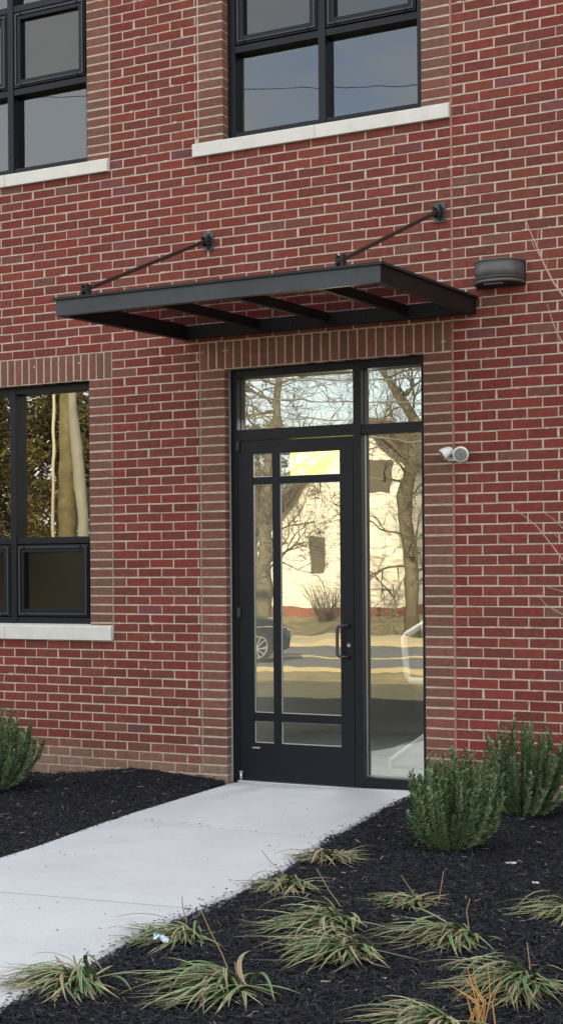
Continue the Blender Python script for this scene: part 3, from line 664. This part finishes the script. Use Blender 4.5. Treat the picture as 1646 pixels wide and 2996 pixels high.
# wrapper
m_wrap=bpy.data.materials.new('wrapper'); m_wrap.use_nodes=True; n=m_wrap.node_tree.nodes; l=m_wrap.node_tree.links
t=n.new('ShaderNodeTexCoord'); z=n.new('ShaderNodeTexNoise'); z.inputs['Scale'].default_value=32; r_=n.new('ShaderNodeValToRGB')
r_.color_ramp.elements[0].color=(.10,.30,.50,1); r_.color_ramp.elements[1].color=(.62,.66,.68,1); r_.color_ramp.elements[0].position=.38; r_.color_ramp.elements[1].position=.45
l.new(t.outputs['Object'],z.inputs['Vector']); l.new(z.outputs['Fac'],r_.inputs['Fac']); l.new(r_.outputs[0],n['Principled BSDF'].inputs['Base Color'])
q=MB(); r=random.Random(4); nx,ny=7,5; V={}
for i in range(nx):
    for j in range(ny): V[i,j]=Vector(((i/(nx-1)-.5)*.085+r.gauss(0,.003),(j/(ny-1)-.5)*.05+r.gauss(0,.003),.03+r.gauss(0,.006)+.012*math.sin(i)))
for i in range(nx-1):
    for j in range(ny-1): q.face([V[i,j],V[i+1,j],V[i+1,j+1],V[i,j+1]]); 
wr=q.build('wrapper',m_wrap); wr.location=(.375,-4.56,.055); wr.rotation_euler=(.35,.1,.5); wr.scale=(.7,.7,.7); tag(wr,'crumpled blue and white wrapper caught in a grass clump','litter')
md=wr.modifiers.new('solid','SOLIDIFY'); md.thickness=.0012

# ================================================================== young bare tree at the right edge
m_twig=mat('pale_twig',(.40,.27,.22),rough=.85,var=.2,vscale=30)
o_=(2.45,-1.6,0); bt_=empty('young_tree',o_,'young leafless tree whose thin pale twigs reach in from the right edge','tree')
def rl(pts): return rel(pts,o_)
q=MB(); q.tube(rl([(2.45,-1.6,0),(2.43,-1.6,1.2),(2.46,-1.62,2.4),(2.42,-1.6,3.6),(2.45,-1.6,4.6)]),[.03,.026,.02,.012,.004],8); q.build('trunk',m_twig,bt_)
q=MB()
for pts,r0,r1 in (([(2.45,-1.6,1.5),(1.8,-1.6,2.25),(1.4,-1.6,2.70),(1.183,-1.6,2.993),(1.129,-1.6,3.073),(1.08,-1.6,3.174),(1.033,-1.6,3.293),(1.007,-1.6,3.354),(.98,-1.6,3.427)],.009,.0018),
 ([(1.04,-1.6,3.27),(1.051,-1.6,3.371)],.0026,.0014),([(1.061,-1.6,3.219),(1.03,-1.61,3.27),(1.007,-1.6,3.322)],.0024,.0014),([(1.09,-1.6,3.14),(1.10,-1.6,3.21)],.002,.001),
 ([(2.45,-1.6,1.2),(1.7,-1.6,1.9),(1.35,-1.6,2.4),(1.181,-1.6,2.737),(1.149,-1.6,2.793),(1.117,-1.6,2.881),(1.096,-1.6,2.958)],.006,.0014),
 ([(1.149,-1.6,2.79),(1.16,-1.6,2.70),(1.21,-1.6,2.65)],.002,.0012),
 ([(2.45,-1.6,.6),(1.7,-1.6,1.05),(1.3,-1.6,1.42),(1.172,-1.6,1.574),(1.108,-1.6,1.66),(1.032,-1.6,1.758),(.967,-1.6,1.813),(.886,-1.6,1.87)],.006,.0014),
 ([(1.35,-1.6,1.55),(1.173,-1.6,1.744),(1.12,-1.6,1.799),(1.066,-1.6,1.833)],.003,.0014),([(1.3,-1.6,1.60),(1.17,-1.6,1.68),(1.10,-1.6,1.735)],.002,.0012),
 ([(2.45,-1.6,.7),(1.7,-1.6,1.05),(1.3,-1.6,1.22),(1.163,-1.6,1.286),(1.077,-1.6,1.334),(1.03,-1.6,1.392)],.005,.0014),([(1.4,-1.6,1.3),(1.164,-1.6,1.409),(1.073,-1.6,1.435)],.003,.0013)):
    k=len(pts); q.tube(rl(pts),[r0+(r1-r0)*i/(k-1) for i in range(k)],6)
r=random.Random(2)
for i in range(40):
    a=r.uniform(0,2*PI); z=r.uniform(1.4,4.4); p=Vector((2.45,-1.6,z)); d=Vector((abs(math.cos(a))*.9+.1,math.sin(a),0)); L_=r.uniform(.3,.7)
    q.tube(rl([p,p+d*L_*.5+Vector((0,0,L_*.5)),p+d*L_+Vector((0,0,L_*1.2))]),[.005,.003,.001],5)
q.build('branches',m_twig,bt_)

# ================================================================== across the street (seen in the glass)
m_side=bpy.data.materials.new('cream_siding'); m_side.use_nodes=True; n=m_side.node_tree.nodes; l=m_side.node_tree.links
t=n.new('ShaderNodeTexCoord'); wv=n.new('ShaderNodeTexWave'); wv.bands_direction='Z'; wv.wave_profile='SAW'; wv.inputs['Scale'].default_value=1.45
r_=n.new('ShaderNodeValToRGB'); r_.color_ramp.elements[0].position=.0; r_.color_ramp.elements[0].color=(.36,.32,.24,1); r_.color_ramp.elements[1].position=.14; r_.color_ramp.elements[1].color=(.82,.78,.66,1)
l.new(t.outputs['Object'],wv.inputs['Vector']); l.new(wv.outputs['Fac'],r_.inputs['Fac']); l.new(r_.outputs[0],n['Principled BSDF'].inputs['Base Color']); n['Principled BSDF'].inputs['Roughness'].default_value=.8
m_roof=mat('brown_shingle',(.10,.06,.04),rough=.95,var=.3,vscale=6)
m_found=mat('brick_foundation',(.26,.10,.06),rough=.95,var=.25,vscale=9)
m_wdark=mat('dark_window_glass',(.035,.033,.03),rough=.12,spec=.8)
m_hpane=mat('dim_window_glass',(.115,.10,.075),rough=.3)
m_trim=mat('white_trim',(.75,.72,.64),rough=.7)
hs=empty('cream_house',(-21,-46,-.22),'cream sided two storey house across the street, reflected in the door glass','house')
ho=Vector((-21,-46,-.22))
def hp(pts): return [tuple(Vector(p)-ho) for p in pts]
gab=[(-24.5,.13),(-18.05,.13),(-18.05,5.75),(-19.7,7.15),(-24.5,2.9)]
q=MB(); F_=[(x,-46,z) for x,z in gab]; K_=[(x,-56,z) for x,z in gab]; q.face(hp(F_)); q.face(hp(K_[::-1]))
for i in range(5): j=(i+1)%5; q.face(hp([F_[i],K_[i],K_[j],F_[j]]))
q.build('wall',m_side,hs)
q=MB(); q.faces(hp([(-24.5,-45.99,-.3),(-18.04,-45.99,-.3),(-18.04,-56,-.3),(-24.5,-56,-.3),(-24.5,-45.99,.128),(-18.04,-45.99,.128),(-18.04,-56,.128),(-24.5,-56,.128)]),[(0,1,5,4),(1,2,6,5),(3,0,4,7)]); q.build('foundation',m_found,hs)
q=MB()
for a,b in (((-25.1,2.35),(-19.7,7.22)),((-19.7,7.22),(-17.6,5.45))):
    T=[(a[0],-45.4,a[1]),(b[0],-45.4,b[1]),(b[0],-56.6,b[1]),(a[0],-56.6,a[1])]; U=[(x,y,z+.22) for x,y,z in T]
    q.faces(hp(T+U),[(0,3,2,1),(4,5,6,7),(0,1,5,4),(1,2,6,5),(2,3,7,6),(3,0,4,7)])
q.build('roof',m_roof,hs)
for x0,x1,z0,z1 in ((-22.15,-21.48,1.49,2.90),(-19.85,-18.75,4.51,5.9)):
    q=MB(); e=.09
    for a in ((x0-e,x1+e,z1,z1+e),(x0-e,x1+e,z0-e,z0),(x0-e,x0,z0,z1),(x1,x1+e,z0,z1)): q.box(a[0]-ho.x,a[1]-ho.x,-.04,.01,a[2]-ho.z,a[3]-ho.z)
    q.box(x0-ho.x,x1-ho.x,-.02,.01,(z0+z1)/2-.02-ho.z,(z0+z1)/2+.02-ho.z)
    # the facade faces the street (+y), so the trim stands in front of it
    f=q.build('window',m_trim,hs); f.location=(0,.03,0)
    q=MB(); q.box(x0-ho.x,x1-ho.x,.0,.02,z0-ho.z,z1-ho.z); q.build('pane',m_hpane,f)
m_gside=mat('grey_siding',(.33,.33,.30),rough=.85,var=.05,vscale=2)
q=MB(); gh=empty('grey_house',(-14,-50,-.25),'low grey house beside the cream house, reflected in the sidelight','house')
q.box(-3.2,6,-8,0,0,3.4); q.build('wall',m_gside,gh); q=MB(); q.faces([(-3.6,.4,3.4),(6.4,.4,3.4),(6.4,-8.4,3.4),(-3.6,-8.4,3.4),(-3.6,-4,5.6),(6.4,-4,5.6)],[(0,1,5,4),(2,3,4,5),(0,4,3),(1,2,5),(3,2,1,0)]); q.build('roof',m_roof,gh)
q=MB(); q.box(.2,1.2,.005,.03,1.0,2.3); q.build('window',m_wdark,gh)

def bare_tree(loc,path,r0,seed,label,depth=5,spr=.55,start=1,lenf=.22,group='bare trees along the street',nb=3):
    o=empty('bare_tree',loc,label,'tree',group); r=random.Random(seed); P=rel(path,loc); tr=MB(); br=MB()
    n=len(P); tr.tube(P,[r0*(1-.72*i/(n-1)) for i in range(n)],10); tr.build('trunk',m_bark,o,smooth=True)
    def grow(p,d,L_,rad,k):
        pts=[p]; dd=d.copy()
        for i in range(4):
            dd=(dd+Vector((r.gauss(0,.22),r.gauss(0,.22),r.gauss(.02,.16)))).normalized(); pts.append(pts[-1]+dd*L_/4)
        br.tube(pts,[rad*(1-.15*i) for i in range(5)],5 if k>1 else 3,cap=False)
        if k<=0: return
        for i in range(r.choice((3,4)) if k>1 else 4):
            t=r.randrange(1,5); nd=(dd+Vector((r.gauss(0,1),r.gauss(0,1),r.gauss(.1,.8)))*spr*1.3).normalized(); grow(pts[t],nd,L_*r.uniform(.5,.85),max(rad*.55,.007),k-1)
    Hh=P[-1][2]-P[0][2]
    for i in range(start,n):
        for j in range(nb):
            a=r.uniform(0,2*PI); grow(Vector(P[i-1]).lerp(Vector(P[i]),r.random()),Vector((math.cos(a),math.sin(a),r.uniform(.1,.9))).normalized(),Hh*lenf*r.uniform(.7,1.2),r0*.17,depth-1)
    br.build('branches',m_bark,o); return o
bare_tree((-16.35,-30,-.52),[(-16.35,-30,-.55),(-16.3,-30,1.5),(-16.15,-30,3.4),(-15.94,-30,5.8),(-15.83,-30,7.05),(-15.9,-30,9.2)],.26,5,'leafless tree left of the cream house, its trunk reflected in the transom',nb=5)
bare_tree((-13.7,-35,-.5),[(-13.7,-35,-.55),(-13.8,-35,1.5),(-13.99,-35,3.8),(-13.585,-35,6.09),(-14.1,-35,7.0),(-14.74,-35,7.9),(-15.2,-35,9.6)],.27,6,'crooked leafless tree before the right end of the cream house',nb=4)
bare_tree((-22.5,-40,-.4),[(-22.5,-40,-.4),(-22.4,-40,3),(-22.2,-40,6),(-22.3,-40,8)],.13,9,'slender leafless tree at the left corner of the cream house',depth=4,start=2,lenf=.22)
# bare bush in front of the house
bb=empty('bare_bush',(-20.2,-43,-.3),'leafless twiggy bush in front of the cream house','bush'); q=MB(); r=random.Random(12)
for i in range(130):
    a=r.uniform(0,2*PI); d=Vector((math.cos(a)*r.random()*.8,math.sin(a)*r.random()*.8,1)).normalized(); L_=r.uniform(1.0,1.9); p=Vector((math.cos(a)*.25,math.sin(a)*.25,0)); pts=[p]
    for k in range(4): d=(d+Vector((r.gauss(0,.15),r.gauss(0,.15),.02))).normalized(); pts.append(pts[-1]+d*L_/4)
    q.tube(pts,[.014,.011,.009,.006,.004],3,cap=False)
q.build('twigs',m_bark,bb)

def foliage_tree(loc,h,w,seed,label,name='evergreen_tree',cat='tree',group='dense evergreen trees across the street',base=.06,n=2600,ls=.12,cols=((.12,.105,.042),(.085,.072,.032),(.17,.14,.055),(.065,.06,.028))):
    o=empty(name,loc,label,cat,group); r=random.Random(seed); tr=MB(); tr.tube([(0,0,-.1),(0,0,h*.5),(.1,0,h*.9)],[h*.022,h*.016,h*.004],8); tr.build('trunk',m_bark,o)
    f=MB(); cl=[]
    for i in range(46):
        t=r.random()**.8; z=h*(base+(1-base)*t); rad=w*.5*(1-t)**.55*r.uniform(.6,1.05); a=r.uniform(0,2*PI); cl.append((Vector((math.cos(a)*rad,math.sin(a)*rad,z)),r.uniform(.10,.18)*w*(1.1-t*.5),r.choice(cols)))
    for i in range(n):
        ct,cr_,col=r.choice(cl); d=Vector((r.gauss(0,1),r.gauss(0,1),r.gauss(0,.7))); d=d.normalized()*cr_*r.random()**.4
        p=ct+d; u=Vector((r.gauss(0,1),r.gauss(0,1),r.gauss(0,.6))).normalized(); v=u.orthogonal().normalized(); s=ls*r.uniform(.5,1.3); k=r.uniform(.6,1.5)
        f.face([p-u*s,p+v*s*.4,p+u*s,p-v*s*.4],[x*k for x in col])
    f.build('crown',m_leaf,o); return o
lab=['tallest evergreen tree of the reflected row','rounded evergreen tree left in the reflected row','narrow evergreen tree in the middle of the reflected row','olive evergreen tree nearest the pole in reflection','low wide evergreen tree at the end of the row','evergreen tree beside the cream house','broad evergreen tree behind the cream house','evergreen tree farthest left in the reflected row','evergreen tree filling the gap behind the pole','evergreen tree just left of the reflected pole','evergreen tree between the reflected pole and the tallest tree','evergreen tree in the left lite of the ground floor window','tall evergreen tree rising behind the reflected row']
for i,(x,y,h,w_) in enumerate([(-30.5,-41,13,7),(-36,-42,11,8),(-27.6,-37,9,5),(-25.2,-33,8.5,4.6),(-41,-40,10,8),(-26.9,-48.5,8.2,5.4),(-31.3,-60,8.8,7.0),(-47,-41,12,9),(-33,-36,10,7),(-29.2,-34,9.5,6),(-31.5,-38,11,7),(-37,-36,10,8),(-33,-45,14,9)]):
    foliage_tree((x,y,gz(x,y)),h,w_,50+i,lab[i],n=8500,ls=.125)
# far woods
q=MB(); r=random.Random(31)
for i in range(9000):
    x=r.uniform(-150,90); h=5+3*noise.noise(Vector((x*.07,0,0)))+2*noise.noise(Vector((x*.3,2,0))); z=r.random()**1.2*h; p=Vector((x,-100+r.gauss(0,3),z-.2)); s=r.uniform(.25,.7); u=Vector((r.gauss(0,1),0,r.gauss(0,1))).normalized(); v=Vector((-u.z,r.gauss(0,.4),u.x))
    g=r.choice([(.10,.085,.05),(.07,.07,.035),(.13,.11,.07)]); q.face([p-u*s,p-v*s*.6,p+u*s,p+v*s*.6],g)
o=q.build('distant_woods',m_leaf); o['kind']='stuff'

# utility poles and wires
m_pole=mat('mossy_wood_pole',(.125,.11,.052),rough=.95,var=.35,vscale=4,bump=1,bscale=10)
m_cond=mat('conduit',(.36,.32,.25),rough=.6)
m_gpole=mat('grey_pole',(.20,.195,.16),rough=.8,var=.12,vscale=3)
up=empty('utility_pole',(-14.5,-17,-.5),'mossy wooden utility pole with a pale conduit, reflected in the ground floor window','utility pole')
q=MB(); q.tube([(0,0,0),(.05,0,5),(.08,0,9.0)],[.20,.165,.14],16); q.build('pole',m_pole,up,smooth=True)
q=MB(); q.tube([(-.16,.27,0),(-.14,.25,4),(-.13,.22,7)],[.045,.038,.030],8); q.build('conduit',m_cond,up,smooth=True)
q=MB(); q.box(-1.1,1.3,-.06,.06,8.5,8.63); q.build('cross_arm',m_pole,up)
gp=MB(); gp.tube([(.35,0,-.0),(.20,0,3.1),(.02,0,5.4),(-.2,0,8.3)],[.125,.115,.10,.09],14); g_=gp.build('leaning_pole',m_gpole,smooth=True); g_.location=(-13.98,-16.5,-.5); tag(g_,'grey pole leaning beside the mossy utility pole in reflection','pole')
def wire(a,b,sag,rad,label):
    a=Vector(a);b=Vector(b);P=[]
    for i in range(25):
        t=i/24; p=a.lerp(b,t); p.z-=sag*4*t*(1-t); P.append(p-a)
    q=MB(); q.tube(P,rad,5); o=q.build('overhead_wire',m_wire); o.location=a; tag(o,label,'wire','overhead wires along the street')
m_wire=mat('grey_wire',(.12,.12,.12),rough=.6)
wire((22,-16,6.6),(-60,-20,18.6),.25,.010,'power wire reflected across both upper windows')
for i,(z0,z1,y1) in enumerate([(5.75,4.6,-22),(5.60,5.0,-21),(5.35,4.1,-23),(5.0,3.6,-24),(4.65,3.4,-26)]):
    wire((-14.3,-17.1,z0),(14,y1,z1),.35,.012 if i%2 else .016,['topmost thin cable in the transom reflection','second cable from the top in the transom reflection','middle cable in the transom reflection','fourth cable from the top in the transom reflection','lowest cable in the transom reflection'][i])

# parked car
car=empty('parked_car',(-13.86,-21.37,-.49),'dark blue hatchback on the road, its front wheel reflected in the narrow door pane','car')
m_car=mat('dark_car_paint',(.012,.018,.028),rough=.18,spec=.8); m_tyre=mat('tyre',(.015,.015,.015),rough=.9); m_rim=mat('alloy_rim',(.6,.6,.62),rough=.3,metal=.9)
prof=[(-2.1,.35),(-2.12,.75),(-2.0,1.0),(-1.75,1.40),(-1.2,1.50),(-.1,1.50),(.55,1.32),(1.05,1.02),(1.72,.94),(2.0,.80),(2.10,.55),(2.07,.30),(1.85,.22)]
def arch(cx_): return [(cx_+.36*math.cos(a),.30+.36*math.sin(a)) for a in [PI*k/8 for k in range(9)]]
prof+=arch(1.40)+[(.95,.22),(-1.0,.22)]+arch(-1.42)+[(-1.85,.24)]
q=MB(); y_=[-.86,-.80,.80,.86]; sc=[.96,1,1,.96]
rings=[[(x*s_,y,.25+(z-.25)*(1 if s_==1 else .97) ) for x,z in prof] for y,s_ in zip(y_,sc)]
np_=len(prof)
for a,b in zip(rings[:-1],rings[1:]):
    for i in range(np_): j=(i+1)%np_; q.face([a[i],a[j],b[j],b[i]])
q.face(rings[0]); q.face(rings[-1][::-1]); q.build('body',m_car,car)
q=MB()
for y in (-.868,.862):
    q.faces([(-1.72,y,1.02),(.95,y,1.0),(.50,y,1.27),(-.1,y,1.43),(-1.1,y,1.43),(-1.55,y,1.34)]+[(-1.72,y+.006,1.02),(.95,y+.006,1.0),(.50,y+.006,1.27),(-.1,y+.006,1.43),(-1.1,y+.006,1.43),(-1.55,y+.006,1.34)],[(5,4,3,2,1,0),(6,7,8,9,10,11)]+[(i,(i+1)%6,6+(i+1)%6,6+i) for i in range(6)])
q.build('side_window',m_wdark,car)
q=MB()
for y in (-.9,.87): q.box(-1.95,2.0,y-.0,y+.03,.74,.765)
q.build('chrome_strip',m_rim,car)
for wx in (-1.42,1.40):
    for s_ in (-1,1):
        q=MB(); q.tube([(wx,s_*.66,.32),(wx,s_*.87,.32)],.315,24); wh=q.build('wheel',m_tyre,car)
        q=MB(); q.tube([(wx,s_*.872,.32),(wx,s_*.88,.32)],.07,12)
        for k in range(10):
            a=2*PI*k/10; q.bar((wx,s_*.877,.32),(wx+.21*math.cos(a),s_*.877,.32+.21*math.sin(a)),.028,.012,up=(0,1,0))
        for k in range(20):
            a=2*PI*k/20;b=2*PI*(k+1)/20; q.bar((wx+.22*math.cos(a),s_*.877,.32+.22*math.sin(a)),(wx+.22*math.cos(b),s_*.877,.32+.22*math.sin(b)),.02,.014,up=(0,1,0))
        q.build('rim',m_rim,wh)
for s_ in (-1,1):
    q=MB(); q.tube([(1.78,s_*.72,.72),(1.98,s_*.70,.69),(2.07,s_*.62,.66)],[.05,.08,.06],10); q.build('headlight',m_rim,car,smooth=True)
    q=MB(); q.box(.62,.80,s_*.95-.07,s_*.95+.07,.98,1.10); q.build('mirror',m_car,car,bevel=.02)

car.scale=(1.04,1.04,1.04); car.rotation_euler=(0,0,R_(-28))
